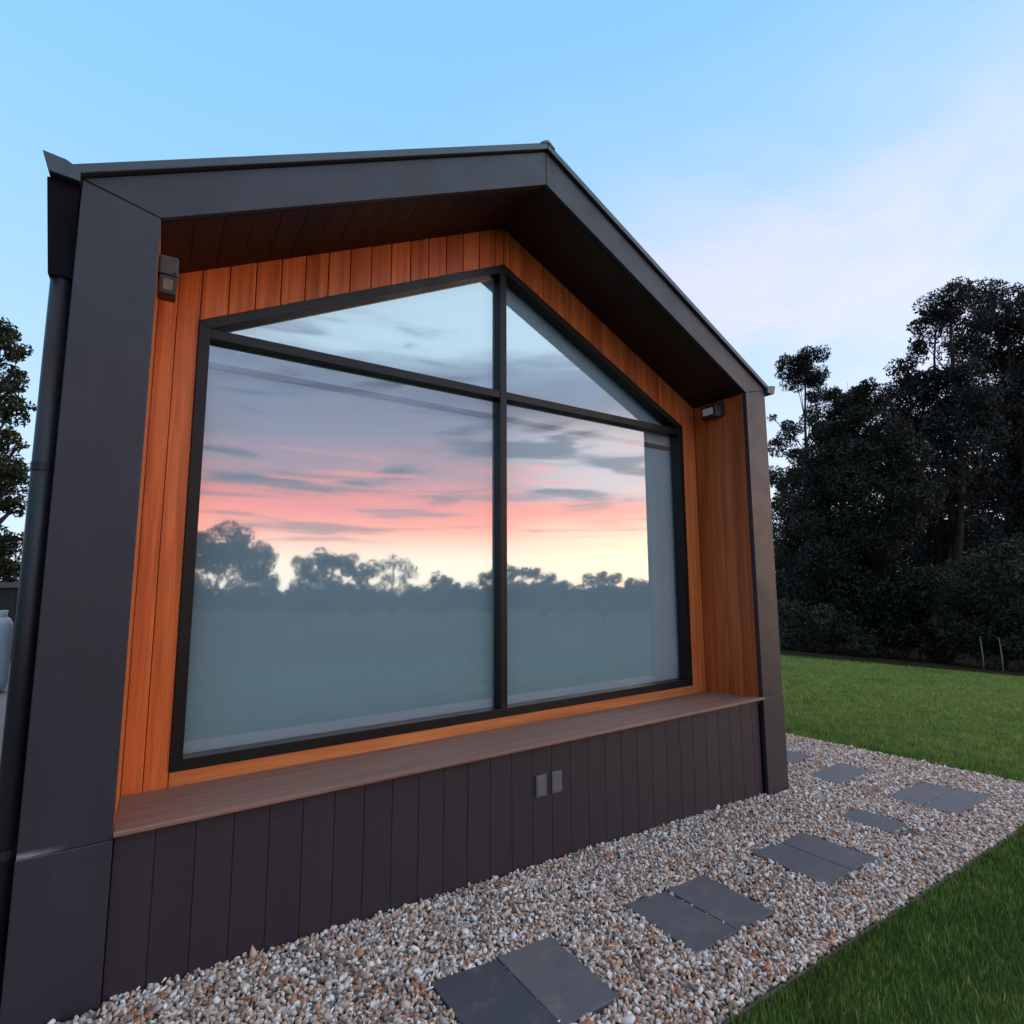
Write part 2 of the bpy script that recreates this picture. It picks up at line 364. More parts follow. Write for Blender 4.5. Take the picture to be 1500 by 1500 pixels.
t.links.new(cramp(t, n.outputs[0], [(.3, (.05, .04, .03)), (.5, (.13, .10, .08)), (.7, (.28, .23, .20))]), p.inputs['Base Color']); p.inputs['Roughness'].default_value = .9; bump(t, p, n.outputs[0], .8, .01); M_GBASE = m
# lawn soil/thatch and blades
m, t, p, o = mat('lawn_thatch'); n = tex_noise(t, .35, 5, .6); n2 = tex_noise(t, 30, 6, .7)
c = cramp(t, n.outputs[0], [(.3, (.035, .075, .020)), (.5, (.05, .095, .026)), (.7, (.07, .11, .034))])
c = mixn(t, .8, c, cramp(t, n2.outputs[0], [(.3, (.45, .45, .45)), (.7, (1.2, 1.2, 1.1))]), 'MULTIPLY')
t.links.new(c, p.inputs['Base Color']); p.inputs['Roughness'].default_value = .95; p.inputs['Specular IOR Level'].default_value = .1; bump(t, p, n2.outputs[0], .8, .02); M_LAWN = m
m, t, p, o = mat('paddock_grass'); n = tex_noise(t, .4, 6, .65)
t.links.new(cramp(t, n.outputs[0], [(.3, (.020, .026, .012)), (.7, (.040, .046, .022))]), p.inputs['Base Color']); p.inputs['Roughness'].default_value = 1; p.inputs['Specular IOR Level'].default_value = .05; bump(t, p, tex_noise(t, 12, 6, .7).outputs[0], .8, .05); M_PADD = m
m, t, p, o = mat('grass_blades'); a = attr(t)
c = cramp(t, a.outputs['Fac'], [(0, (.040, .094, .018)), (.35, (.085, .170, .034)), (.65, (.215, .300, .075)), (.9, (.36, .42, .125)), (1, (.42, .40, .17))])
n = tex_noise(t, .55, 4, .6); c = mixn(t, .9, c, cramp(t, n.outputs[0], [(.32, (.55, .62, .5)), (.5, (1, 1, 1)), (.68, (1.15, .98, .85))]), 'MULTIPLY')
n4 = tex_noise(t, 5, 5, .65); c = mixn(t, .8, c, cramp(t, n4.outputs[0], [(.34, (.5, .58, .5)), (.5, (1, 1, 1)), (.68, (1.35, 1.15, .95))]), 'MULTIPLY')
t.links.new(c, p.inputs['Base Color']); p.inputs['Roughness'].default_value = .65; p.inputs['Specular IOR Level'].default_value = .2
tl = nd(t, 'ShaderNodeBsdfTranslucent'); t.links.new(c, tl.inputs[0]); mx = nd(t, 'ShaderNodeMixShader'); mx.inputs[0].default_value = .3
t.links.new(p.outputs[0], mx.inputs[1]); t.links.new(tl.outputs[0], mx.inputs[2]); t.links.new(mx.outputs[0], o.inputs[0]); M_BLADE = m
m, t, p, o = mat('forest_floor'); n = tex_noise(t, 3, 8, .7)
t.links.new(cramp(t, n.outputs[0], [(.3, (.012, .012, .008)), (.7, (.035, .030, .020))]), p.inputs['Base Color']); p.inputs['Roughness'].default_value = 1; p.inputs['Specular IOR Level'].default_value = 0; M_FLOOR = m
m, t, p, o = mat('concrete'); n = tex_noise(t, 6, 8, .7)
t.links.new(cramp(t, n.outputs[0], [(.3, (.16, .155, .15)), (.7, (.28, .27, .26))]), p.inputs['Base Color']); p.inputs['Roughness'].default_value = .85; M_CONC = m
def leaf_mat(name, a0, a1, a2, transl=.2):
    m, t, p, o = mat(name); a = attr(t)
    c = cramp(t, a.outputs['Fac'], [(0, a0), (.6, a1), (1, a2)])
    n = tex_noise(t, .45, 3, .5); c = mixn(t, .9, c, cramp(t, n.outputs[0], [(.35, (.5, .5, .5)), (.65, (1.2, 1.2, 1.15))]), 'MULTIPLY')
    t.links.new(c, p.inputs['Base Color']); p.inputs['Roughness'].default_value = .6; p.inputs['Specular IOR Level'].default_value = .25
    tl = nd(t, 'ShaderNodeBsdfTranslucent'); t.links.new(c, tl.inputs[0]); mx = nd(t, 'ShaderNodeMixShader'); mx.inputs[0].default_value = transl
    t.links.new(p.outputs[0], mx.inputs[1]); t.links.new(tl.outputs[0], mx.inputs[2]); t.links.new(mx.outputs[0], o.inputs[0]); return m
M_LEAF_D = leaf_mat('dark_leaves', (.011, .012, .009), (.024, .026, .018), (.062, .062, .048))
M_LEAF_E = leaf_mat('eucalypt_leaves', (.011, .012, .011), (.022, .023, .021), (.055, .054, .050))
M_LEAF_B = leaf_mat('bush_leaves', (.015, .017, .012), (.034, .038, .024), (.08, .084, .058))
M_LEAF_G = leaf_mat('olive_leaves', (.018, .024, .008), (.035, .042, .015), (.06, .065, .03))
m, t, p, o = mat('bark'); n = tex_noise(t, 2.5, 7, .7, (3, 3, .6))
t.links.new(cramp(t, n.outputs[0], [(.3, (.018, .015, .013)), (.55, (.045, .037, .032)), (.75, (.10, .075, .062))]), p.inputs['Base Color']); p.inputs['Roughness'].default_value = 1; p.inputs['Specular IOR Level'].default_value = .1; bump(t, p, n.outputs[0], .6, .03); M_BARK = m
m, t, p, o = mat('fence_timber'); n = tex_noise(t, 4, 6, .6, (4, 4, .6))
t.links.new(cramp(t, n.outputs[0], [(.3, (.014, .012, .011)), (.7, (.035, .030, .027))]), p.inputs['Base Color']); p.inputs['Roughness'].default_value = .85; M_FENCE = m
M_RAIL = metal_paint('fence_rail_paint', (.10, .085, .09), .6)
M_BOTTLE = metal_paint('gas_bottle_paint', (.42, .50, .58), .4, .1)
M_BRASS = metal_paint('brass_valve', (.20, .16, .09), .4)
M_EDGE = slab_mat('edging_timber', (.10, .075, .075))

# ------------------------------------------------------------------ ground
def g(x, y):
    s = min(max(x+2.0, -4.0), 60.0)
    z = -.0315*s
    if x > 4.5:
        q = min(x-4.5, 40.0); z -= .055*q*q/(q+2.0)
    if y < -6:
        z -= .030*(-6-y)
    return z
def lerp_axis(parts):
    out = []
    for a, b, n in parts: out += [a+(b-a)*i/n for i in range(n)]
    return out+[parts[-1][1]]
XS = lerp_axis([(-900, -60, 14), (-60, -8, 14), (-8, 14, 60), (14, 70, 40), (70, 900, 14)])
YS = lerp_axis([(-900, -60, 16), (-60, -8, 20), (-8, 12, 44), (12, 70, 30), (70, 900, 12)])
mb = MB(); nx = len(XS)
mb.v = [(x, y, g(x, y)-.030 - (0.0)) for y in YS for x in XS]
for j in range(len(YS)-1):
    for i in range(nx-1):
        mb.f.append((j*nx+i, j*nx+i+1, (j+1)*nx+i+1, (j+1)*nx+i)); mb.t.append(.5)
tag(mb.build('lawn', M_LAWN, smooth=True), kind='structure')

# far edge of the lawn: dark ground under the trees, laid along the brow of the slope
def ray_ground(az, el, off=0.0):
    d = Vector((math.sin(rad(az)), math.cos(rad(az)), math.tan(rad(el)))); tt = 1.0
    while tt < 200:
        p = CAM+d*tt
        if p.z < g(p.x, p.y)+off: return p
        tt += .02
    return CAM+d*200
E0, E1 = ray_ground(58.88, -7.21), ray_ground(75.38, -7.58)
print('lawn brow', E0, E1)
ed = (E1-E0).normalized(); nrm = Vector((-ed.y, ed.x, 0))
if nrm.x < 0: nrm = -nrm
mb = MB(); rows = []
for j in range(16):
    r = []
    for i in range(61):
        p = E0+ed*(-40+i*(100/60))+nrm*(j*j*.8 + (rng.uniform(-.25, .25) if j == 0 else 0)); r.append((p.x, p.y, g(p.x, p.y)+.02))
    rows.append(r)
for r in rows: mb.v += r
for j in range(15):
    for i in range(60):
        mb.f.append((j*61+i, j*61+i+1, (j+1)*61+i+1, (j+1)*61+i)); mb.t.append(.5)
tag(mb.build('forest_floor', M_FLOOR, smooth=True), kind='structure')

# rough dark paddock behind the camera, where the mown lawn stops
mb = MB(); pr = []
for j in range(30):
    y = -7.5-j*j*.45; pr.append([(x, y+(rng.uniform(-.3, .3) if j == 0 else 0), g(x, y)-.012) for x in XS if -60 <= x <= 200])
nn = len(pr[0])
for q in pr: mb.v += q
for j in range(29):
    for i in range(nn-1):
        mb.f.append((j*nn+i, (j+1)*nn+i, (j+1)*nn+i+1, j*nn+i+1)); mb.t.append(.5)
tag(mb.build('paddock', M_PADD, smooth=True), kind='structure')

# gravel bed (strip before the gable and strip along the right side)
def bed_right(y): return 3.97-.155*(y-.2)*(1 if y < 1 else 1)-.0*y
NEAR_Y = -1.165
mb = MB()
def sheet(mb, x0, x1, y0, y1, n, m, off, fx=None):
    b = len(mb.v)
    for j in range(m+1):
        y = y0+(y1-y0)*j/m
        xe = fx(y) if fx else x1
        for i in range(n+1):
            x = x0+(xe-x0)*i/n; mb.v.append((x, y, g(x, y)+off))
    for j in range(m):
        for i in range(n):
            k = b+j*(n+1)+i; mb.f.append((k, k+1, k+n+2, k+n+1)); mb.t.append(.5)
sheet(mb, -5.0, 4.2, NEAR_Y, .30, 30, 6, -.008, lambda y: bed_right(y))
sheet(mb, 2.0, 4.2, .30, 9.0, 8, 20, -.008, lambda y: bed_right(y))
tag(mb.build('gravel_bed', M_GBASE, smooth=True), kind='structure')
mb = MB(); sheet(mb, -7.0, -2.2, .30, 14, 8, 20, -.006); tag(mb.build('path', M_CONC, smooth=True), kind='structure')

# ------------------------------------------------------------------ paving slabs
SL = [  # corner quads on the ground, label, material
 ([(-.964, -.489), (-.679, -.507), (-.664, -.913), (-.949, -.905)], 'dark slate blue paving slab, left half of the nearest pair in the gravel', M_SLABD),
 ([(-.676, -.504), (-.400, -.498), (-.400, -.918), (-.660, -.913)], 'lighter grey paving slab joined to the dark slate blue one', M_SLAB),
 ([(.035, -.496), (.307, -.506), (.332, -.903), (.048, -.903)], 'grey paving slab, left half of the second pair in the gravel counting from the camera', M_SLABM),
 ([(.317, -.506), (.604, -.504), (.609, -.900), (.342, -.903)], 'grey paving slab, right half of the second pair in the gravel, past a dark joint', M_SLABM),
 ([(1.052, -.486), (1.333, -.500), (1.352, -.895), (1.078, -.906)], 'grey paving slab, left half of the third pair, level with the right end of the cladding', M_SLABM),
 ([(1.338, -.500), (1.579, -.482), (1.638, -.900), (1.357, -.895)], 'grey paving slab, right half of the third pair, beside the single narrow slab', M_SLABM),
 ([(2.04, -.468), (2.298, -.478), (2.352, -.845), (2.081, -.835)], 'single narrow grey paving slab with gravel spilled over its end', M_SLABM),
 ([(2.751, -.465), (3.37, -.471), (3.43, -.669), (2.775, -.679)], 'grey paving slab, far half of the pair at the corner turn of the path', M_SLAB),
 ([(2.777, -.684), (3.432, -.674), (3.499, -.870), (2.81, -.896)], 'grey paving slab, near half of the pair at the corner turn of the path', M_SLAB),
 ([(2.712, .100), (3.307, .110), (3.307, -.126), (2.704, -.161)], 'single grey paving slab lying beside the right foot of the house', M_SLAB),
 ([(2.70, .620), (3.235, .610), (3.276, .344), (2.887, .333)], 'farthest grey paving slab, half hidden behind the right corner post', M_SLAB)]
slab_polys = []
for q, lab, mt in SL:
    ctr = (sum(p[0] for p in q)/4, sum(p[1] for p in q)/4)
    zt = .014; tl = rng.uniform(-.004, .004)
    e = MB()
    bot = [(x, y, g(x, y)-.03) for x, y in q]; top = [(x, y, g(x, y)+zt+tl*(1 if i % 2 else -1)) for i, (x, y) in enumerate(q)]
    e.hexa(bot[::-1]+top[::-1])
    o = e.build('paving_slab', mt, bevel=.004)
    tag(o, lab, 'paving slab', 'paving slabs in the gravel')
    slab_polys.append(q)

# edging board between gravel and near lawn
mb = MB()
for i in range(30):
    xa, xb = -5+i*.33, -5+(i+1)*.33
    if xb > 4.2: break
    yy = NEAR_Y-.012
    mb.hexa([(xa, yy-.008, g(xa, yy)-.05), (xb, yy-.008, g(xb, yy)-.05), (xb, yy+.006, g(xb, yy)-.05), (xa, yy+.006, g(xa, yy)-.05),
             (xa, yy-.008, g(xa, yy)-.006), (xb, yy-.008, g(xb, yy)-.006), (xb, yy+.006, g(xb, yy)-.006), (xa, yy+.006, g(xa, yy)-.006)])
tag(mb.build('garden_edging', M_EDGE), 'thin timber edging strip between the gravel and the near lawn', 'edging')

# ------------------------------------------------------------------ the house
W, ZE, ZA, P, ZI, ZAI = 2.2648, 3.051, 4.203, .2634, 2.984, 3.977
D, WW, ZB, ZW, ZWA = .5143, 1.8226, .615, 2.797, 3.694
ZS0, ZS1 = .588, .548           # sill front / back
IN = W-P                        # inner edge of the posts
LEN = 9.0
house = empty('gable_house', (0, 0, 0))
tag(house, 'small charcoal gabled house with a large gable window set in an orange cedar recess', 'house')
G = .0015
FT = .030                       # depth of the folded metal face
for sx in (-1, 1):
    o = MB(); zf = g(sx*W, 0)-.12; zl = .560 if sx < 0 else .585
    # upper face, folded lower piece lapped 3 mm proud, mitred at the head
    o.prism_y([(sx*W, zl), (sx*W, ZE-G), (sx*IN, ZI-G), (sx*IN, zl)], 0, FT)
    o.prism_y([(sx*(W+.002), zf), (sx*(W+.002), zl-.001), (sx*(IN-.001), zl-.001), (sx*(IN-.001), zf)], -.003, FT)
    po = o.build('corner_post', M_CHAR, house, bevel=.003)
    o = MB(); o.prism_y([(sx*W, ZE+G), (sx*G, ZA), (sx*G, ZAI), (sx*IN, ZI+G)], 0, FT)
    o.build('rake_board', M_CHAR, house, bevel=.003)
    # side wall behind the post
    o = MB(); o.box(min(sx*(W-.006), sx*(IN+.022)), max(sx*(W-.006), sx*(IN+.022)), FT+.002, LEN, g(sx*W, 0)-.25, ZE-.03)
    y = .25
    while y < LEN:
        xs = sx*(W-.006); o.box(min(xs, xs+sx*.012), max(xs, xs+sx*.012), y, y+.02, g(sx*W, 0)-.25, ZE-.06); y += .40
    o.build('side_wall', M_CHAR, house)
    # roof slope : deck, standing ribs, barge capping
    sl = (ZA-ZE)/W
    o = MB()
    top = .045
    xe = W+.045
    o.prism_y([(sx*xe, ZE-sl*.045+.012), (sx*.002, ZA+.010), (sx*.002, ZA+top), (sx*xe, ZE-sl*.045+top)], .020, LEN)
    y = .18
    while y < LEN:
        o.prism_y([(sx*xe, ZE-sl*.045+top), (sx*.01, ZA+top-.006), (sx*.01, ZA+top+.012), (sx*xe, ZE-sl*.045+top+.018)], y, y+.03); y += .19
    o.build('roof_slope', M_ROOF, house)
    o = MB(); o.prism_y([(sx*(W+.040), ZE-sl*.040+.010), (sx*.001, ZA+.008), (sx*.001, ZA+.052), (sx*(W+.040), ZE-sl*.040+.052)], -.022, .018)
    o.build('barge_capping', M_ROOF, house, bevel=.004)
    # structure between soffit and roof
    o = MB(); o.prism_y([(sx*(W-.01), ZE-.022), (sx*.002, ZA-.016), (sx*.002, ZAI+.024), (sx*(IN+.02), ZI+.022)], FT+.002, LEN)
    o.build('eave_box', M_CHAR, house)
    # soffit boards, running front to back
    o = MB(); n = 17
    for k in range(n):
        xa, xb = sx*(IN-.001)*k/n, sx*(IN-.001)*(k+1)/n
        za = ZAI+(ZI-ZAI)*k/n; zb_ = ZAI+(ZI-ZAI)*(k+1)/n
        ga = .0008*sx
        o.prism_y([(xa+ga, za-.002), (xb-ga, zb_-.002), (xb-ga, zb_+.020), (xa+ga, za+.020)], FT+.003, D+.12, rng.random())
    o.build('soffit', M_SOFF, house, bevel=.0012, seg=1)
    # reveal boards on the cheek of the recess
    o = MB(); n = 4
    for k in range(n):
        ya, yb = FT+.006+(D-FT-.006)*k/n, FT+.006+(D-FT-.006)*(k+1)/n
        o.box(min(sx*IN, sx*(IN+.018)), max(sx*IN, sx*(IN+.018)), ya+.0012, yb-.0012, ZS1-.02, ZI+.02, rng.uniform(.0, .25) if sx > 0 else rng.uniform(.3, .6))  # right cheek gets only dark tints: its shade is put into the boards
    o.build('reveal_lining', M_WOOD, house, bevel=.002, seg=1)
    # eaves gutter
    o = MB(); gx0, gx1 = W+.004, W+.098
    prof = [(gx0, 3.024), (gx1, 3.030), (gx1+.020, 3.100), (gx1+.014, 3.101), (gx1-.006, 3.036), (gx0+.006, 3.030), (gx0+.006, 3.070), (gx0, 3.070)]
    o.prism_y([(sx*x, z) for x, z in prof], -.020, LEN)
    gt = o.build('gutter', M_ROOF, house)
    o = MB(); o.prism_y([(sx*gx0, 3.022), (sx*gx1, 3.028), (sx*(gx1+.022), 3.102), (sx*(gx0+.045), 3.094), (sx*gx0, 3.070)], -.027, -.0205)
    o.build('gutter_end', M_ROOF, gt, bevel=.002)
# ridge cap
o = MB(); o.prism_y([(-.055, ZA+.022), (-.055, ZA+.030), (-.02, ZA+.056), (0, ZA+.064), (.02, ZA+.056), (.055, ZA+.030), (.055, ZA+.022), (0, ZA+.047)], -.026, LEN)
o.build('ridge_cap', M_ROOF, house)
# downpipe on the left corner
o = MB(); px, py = -W-.041, .085
o.tube([(px, py, -.15), (px, py, 2.70)], [.037, .037], 20)
dp = o.build('downpipe', M_PIPE, house, smooth=True)
o = MB(); o.hexa([(px-.040, py-.040, 2.655), (px+.038, py-.040, 2.655), (px+.038, py+.040, 2.655), (px-.040, py+.040, 2.655),
                  (-W-.106, .010, 3.026), (-W-.004, .010, 3.024), (-W-.004, .22, 3.024), (-W-.106, .22, 3.026)]); o.build('rain_head', M_MATTE, dp, bevel=.004)
for z in (.55, 1.9):
    o = MB(); o.tube([(px, py, z), (px, py, z+.03)], [.0395, .0395], 18); o.build('pipe_bracket', M_PIPE, dp)

# gable wall boards round the window
def z_soff(x): return ZAI-.001+(ZI-ZAI)*abs(x)/IN
def z_win(x): return ZWA+(ZW-ZWA)*abs(x)/WW
o = MB(); yb0, yb1 = D, D+.02
edges = sorted(set([-WW+k*.1252 for k in range(1, 30) if -WW+k*.1252 < WW-.03]+[-WW, WW, 0.0]))
edges = [e for i, e in enumerate(edges) if i == 0 or e-edges[i-1] > .02 or e == 0.0]
edges = [e for e in edges if e == 0.0 or abs(e) > .03]
gp_ = .0022
for a_, b_ in zip(edges[:-1], edges[1:]):
    tt = rng.random() if a_ < 0 else rng.uniform(.1, .7)
    o.prism_y([(a_+gp_, z_win(a_)+.004), (b_-gp_, z_win(b_)+.004), (b_-gp_, z_soff(b_)), (a_+gp_, z_soff(a_))], yb0, yb1, tt)
for sx in (-1, 1):
    mid = WW+.098
    for a_, b_ in ((WW, mid), (mid, IN)):
        a2, b2 = sx*a_, sx*b_
        lo, hi = min(a2, b2)+gp_*.6, max(a2, b2)-gp_*.6
        o.prism_y([(lo, ZS1-.02), (hi, ZS1-.02), (hi, z_soff(hi)), (lo, z_soff(lo))], yb0, yb1, rng.uniform(.8, 1.0))
gw = o.build('gable_wall', M_WOOD, house, bevel=.0025, seg=1)
o = MB(); o.box(-WW+.001, WW-.001, D-.004, D+.02, ZS1-.02, ZB-.002, .8)
o.build('apron_board', wood('cedar_apron', (.42, .11, .030), (.56, .165, .045), (.68, .23, .07), .45, 'X'), house, bevel=.002)
# backing wall behind the boards, open at the window
o = MB(); yk0, yk1 = D+.022, D+.12
for sx in (-1, 1):
    o.prism_y([(sx*(WW+.001), ZS1-.3), (sx*(IN+.02), ZS1-.3), (sx*(IN+.02), ZI), (sx*(WW+.001), z_soff(WW))], yk0, yk1)
    o.prism_y([(0, ZWA+.002), (sx*WW, ZW+.002), (sx*WW, z_soff(WW)), (0, ZAI-.002)], yk0, yk1)
o.box(-WW, WW, yk0, yk1, ZS1-.3, ZB-.003)
o.build('wall_backing', M_FRAME, house)
# sill
o = MB(); o.prism_x([(-.014, ZS0-.016), (-.014, ZS0-.003), (-.009, ZS0), (D-.001, ZS1), (D-.001, ZS1-.022), (.051, ZS0-.026), (.051, ZS0-.016)], -IN+.001, IN-.001, .5)
sill = o.build('window_ledge', M_SILL, house, bevel=.002)
o = MB(); o.box(-IN+.001, IN-.001, .004, .0275, ZS0-.024, ZS0-.0165); o.build('drip_edge', M_SILL, sill)
# base cladding boards
o = MB(); pit = .1342; x = -IN+.004; k0 = 0
first = -.795-pit*9
xs = [-IN+.003]+[first+pit*i for i in range(40) if -IN+.03 < first+pit*i < IN-.03]+[IN-.024]
for a_, b_ in zip(xs[:-1], xs[1:]):
    o.box(a_+.001, b_-.001, .028, .050, g(a_, 0)-.15, ZS0-.0265, rng.random())
o.box(-IN+.004, IN-.025, .0355, .0495, -.30, ZS0-.030, .5)
o.build('base_cladding', M_BASE, house, bevel=.0014, seg=1)
o = MB(); o.box(-IN+.001, IN-.001, .0505, .30, -.45, ZS1-.052); o.build('base_backing', M_PIPE, house)
for xa in (-.103, .005):
    o = MB(); o.box(xa, xa+.069, .019, .0275, .298, .411); pl = o.build('wall_plate', M_PLATE, house, bevel=.002)
    o = MB(); o.box(xa+.008, xa+.061, .0165, .0185, .306, .403); o.build('plate_cover', M_PLATE, pl, bevel=.001)

# window: aluminium frame, mullion, transom, four panes, blind behind
YF0, YF1 = D-.012, D+.075
FW = .052
def inset(poly, d):
    n = len(poly); a = sum(poly[i][0]*poly[(i+1) % n][1]-poly[(i+1) % n][0]*poly[i][1] for i in range(n))
    if a < 0: poly = poly[::-1]
    ln = []
    for i in range(n):
        x0, z0 = poly[i]; x1, z1 = poly[(i+1) % n]; l = math.hypot(x1-x0, z1-z0); nx_, nz_ = -(z1-z0)/l, (x1-x0)/l
        ln.append((x0+nx_*d, z0+nz_*d, x1-x0, z1-z0))
    out = []
    for i in range(n):
        x0, z0, a0, b0 = ln[i-1]; x1, z1, a1, b1 = ln[i]
        de = a0*b1-b0*a1; tt = ((x1-x0)*b1-(z1-z0)*a1)/de; out.append((x0+a0*tt, z0+b0*tt))
    return out
penta = [(-WW, ZB), (WW, ZB), (WW, ZW), (0, ZWA), (-WW, ZW)]
inner = inset(penta, FW)
o = MB()
for i in range(5):
    j = (i+1) % 5; o.prism_y([penta[i], penta[j], inner[j], inner[i]], YF0, YF1)
win = o.build('window', M_FRAME, house, bevel=.002)
TZ0, TZ1, MX0, MX1 = 2.715, 2.768, -.032, .020
lx = WW-FW
o = MB(); o.box(MX0, MX1, YF0+.003, YF1-.003, ZB+FW, ZWA-FW*1.12); o.build('mullion', M_FRAME, win, bevel=.002)
o = MB(); o.box(-lx, MX0-.001, YF0+.006, YF1-.006, TZ0, TZ1); o.box(MX1+.001, lx, YF0+.006, YF1-.006, TZ0, TZ1); o.build('transom', M_FRAME, win, bevel=.002)
yg = D+.045
def zi_(x): return inner[3][1]+(inner[2][1]-inner[3][1])*abs(x)/inner[2][0] if False else None
ii = {0: inner[0], 1: inner[1], 2: inner[2], 3: inner[3], 4: inner[4]}
apex = max(inner, key=lambda q: q[1]); rc = max(inner, key=lambda q: q[0]+q[1]*.01); lc = min(inner, key=lambda q: q[0]-q[1]*.01)
def ztop(x): return apex[1]+(rc[1]-apex[1])*abs(x)/rc[0]
for poly in ([(-lx, ZB+FW), (MX0, ZB+FW), (MX0, TZ0), (-lx, TZ0)], [(MX1, ZB+FW), (lx, ZB+FW), (lx, TZ0), (MX1, TZ0)],
             [(MX0, TZ1), (MX0, ztop(MX0)), (-(apex[1]-TZ1)/(apex[1]-rc[1])*rc[0], TZ1)], [(MX1, TZ1), ((apex[1]-TZ1)/(apex[1]-rc[1])*rc[0], TZ1), (MX1, ztop(MX1))]):
    o = MB(); pl2 = poly
    a = sum(pl2[i][0]*pl2[(i+1) % len(pl2)][1]-pl2[(i+1) % len(pl2)][0]*pl2[i][1] for i in range(len(pl2)))
    if a < 0: pl2 = pl2[::-1]
    o.poly([(x, yg, z) for x, z in pl2]); o.build('glass_pane', M_GLASS, win)
for xa, xb in ((-1.69, -1.38), (-.83, -.58), (.08, .28)):
    o = MB(); o.poly([(xa, yg-.0015, 1.548), (xb, yg-.0015, 1.548), (xb, yg-.0015, 1.572), (xa, yg-.0015, 1.572)]); o.build('safety_marking', M_MARK, win)
o = MB(); o.box(-lx, lx, D+.078, D+.092, 2.590, 2.622); o.build('blind_rail', M_PLATE, win)
o = MB(); o.prism_y(inset(penta, .02), D+.095, D+.100); o.build('blind', M_BLIND, win)

# wall lamps (fixed to the cheeks of the recess)
la = empty('wall_lamp', (-IN, .15, 2.83)); tag(la, 'small grey and black wall lamp high on the left cheek, beside the left corner post', 'wall lamp', 'lamps in the recess')
o = MB(); o.hexa([(-IN+.001, .10, 2.797), (-IN+.076, .105, 2.797), (-IN+.076, .20, 2.797), (-IN+.001, .20, 2.797), (-IN+.001, .09, 2.880), (-IN+.074, .094, 2.882), (-IN+.074, .20, 2.882), (-IN+.001, .20, 2.880)]); hs = o.build('housing', M_LAMPG, la, bevel=.008, seg=3)
for zz in (2.812, 2.866):
    o = MB(); o.tube([(-IN+.062, .106, zz), (-IN+.062, .090, zz)], [.0035, .0035], 8); o.build('screw', M_LAMP, hs)
o = MB(); o.hexa([(-IN+.004, .112, 2.715), (-IN+.070, .112, 2.715), (-IN+.070, .19, 2.715), (-IN+.004, .19, 2.715), (-IN+.004, .100, 2.794), (-IN+.073, .100, 2.794), (-IN+.073, .19, 2.794), (-IN+.004, .19, 2.794)]); hd = o.build('lamp_head', M_LAMP, la, bevel=.005, seg=3)
o = MB(); o.hexa([(-IN+.020, .1075, 2.732), (-IN+.055, .1075, 2.732), (-IN+.055, .111, 2.732), (-IN+.020, .111, 2.732), (-IN+.020, .0995, 2.778), (-IN+.057, .0995, 2.778), (-IN+.057, .105, 2.778), (-IN+.020, .105, 2.778)]); o.build('lens', M_LENS, hd, bevel=.0015)
la = empty('wall_lamp', (IN, .29, 2.93)); tag(la, 'small black wall lamp with pale lens on the right cheek under the soffit', 'wall lamp', 'lamps in the recess')
o = MB(); o.box(IN-.030, IN-.001, .20, .40, 2.845, 2.965); o.build('housing', M_LAMP, la, bevel=.006)
o = MB(); o.hexa([(IN-.085, .23, 2.835), (IN-.031, .21, 2.835), (IN-.031, .39, 2.835), (IN-.085, .37, 2.835), (IN-.095, .23, 2.935), (IN-.031, .21, 2.955), (IN-.031, .39, 2.955), (IN-.095, .37, 2.935)]); hd = o.build('lamp_head', M_LAMP, la, bevel=.004)
o = MB(); o.hexa([(IN-.0925, .252, 2.856), (IN-.086, .252, 2.856), (IN-.086, .350, 2.856), (IN-.0925, .350, 2.856), (IN-.0985, .252, 2.914), (IN-.090, .252, 2.914), (IN-.090, .350, 2.914), (IN-.0985, .350, 2.914)]); o.build('lens', M_LENSP, hd)

# ------------------------------------------------------------------ left background: fence and gas bottle
fy = 10.6
fen = empty('paling_fence', (-6.4, fy, g(-6, fy))); tag(fen, 'dark paling fence with a paler top rail behind the house on the left', 'fence')
o = MB(); x = -11.0
while x < -2.6:
    o.box(x, x+.098, fy, fy+.02, 0-.05, 1.352+rng.uniform(-.003, .003), rng.random()); x += .10
o.build('palings', M_FENCE, fen)
o = MB(); o.box(-11, -2.6, fy-.05, fy+.05, 1.345, 1.44); o.build('top_rail', M_RAIL, fen, bevel=.004)
for x in (-10.9, -8.5, -6.1, -3.7):
    o = MB(); o.box(x, x+.09, fy+.022, fy+.10, -.1, 1.34); o.build('post', M_FENCE, fen)
b0 = Vector((-3.64, 7.15, 0)); gz = g(b0.x, b0.y)
gb = empty('gas_bottle', (b0.x, b0.y, gz)); tag(gb, 'pale blue grey gas bottle standing beyond the left corner of the house', 'gas bottle')
o = MB(); o.lathe([(0, gz+.02), (.15, gz+.02), (.17, gz+.05), (.185, gz+.12), (.185, gz+.80), (.178, gz+.87), (.15, gz+.93), (.10, gz+.965), (.04, gz+.98), (0, gz+.98)], b0.x, b0.y, 28); o.build('cylinder', M_BOTTLE, gb, smooth=True)
o = MB(); o.lathe([(.115, gz+.955), (.118, gz+1.04), (.110, gz+1.04), (.107, gz+.955)], b0.x, b0.y, 28); o.build('collar', M_BOTTLE, gb, smooth=True)
o = MB(); o.lathe([(.14, gz), (.145, gz+.06), (.135, gz+.06), (.13, gz)], b0.x, b0.y, 28); o.build('foot_ring', M_BOTTLE, gb, smooth=True)
o = MB(); o.tube([(b0.x, b0.y, gz+.975), (b0.x, b0.y, gz+1.07)], [.018, .014], 10); o.tube([(b0.x-.03, b0.y, gz+1.035), (b0.x+.05, b0.y, gz+1.035)], [.012, .012], 8); o.build('valve', M_BRASS, gb)

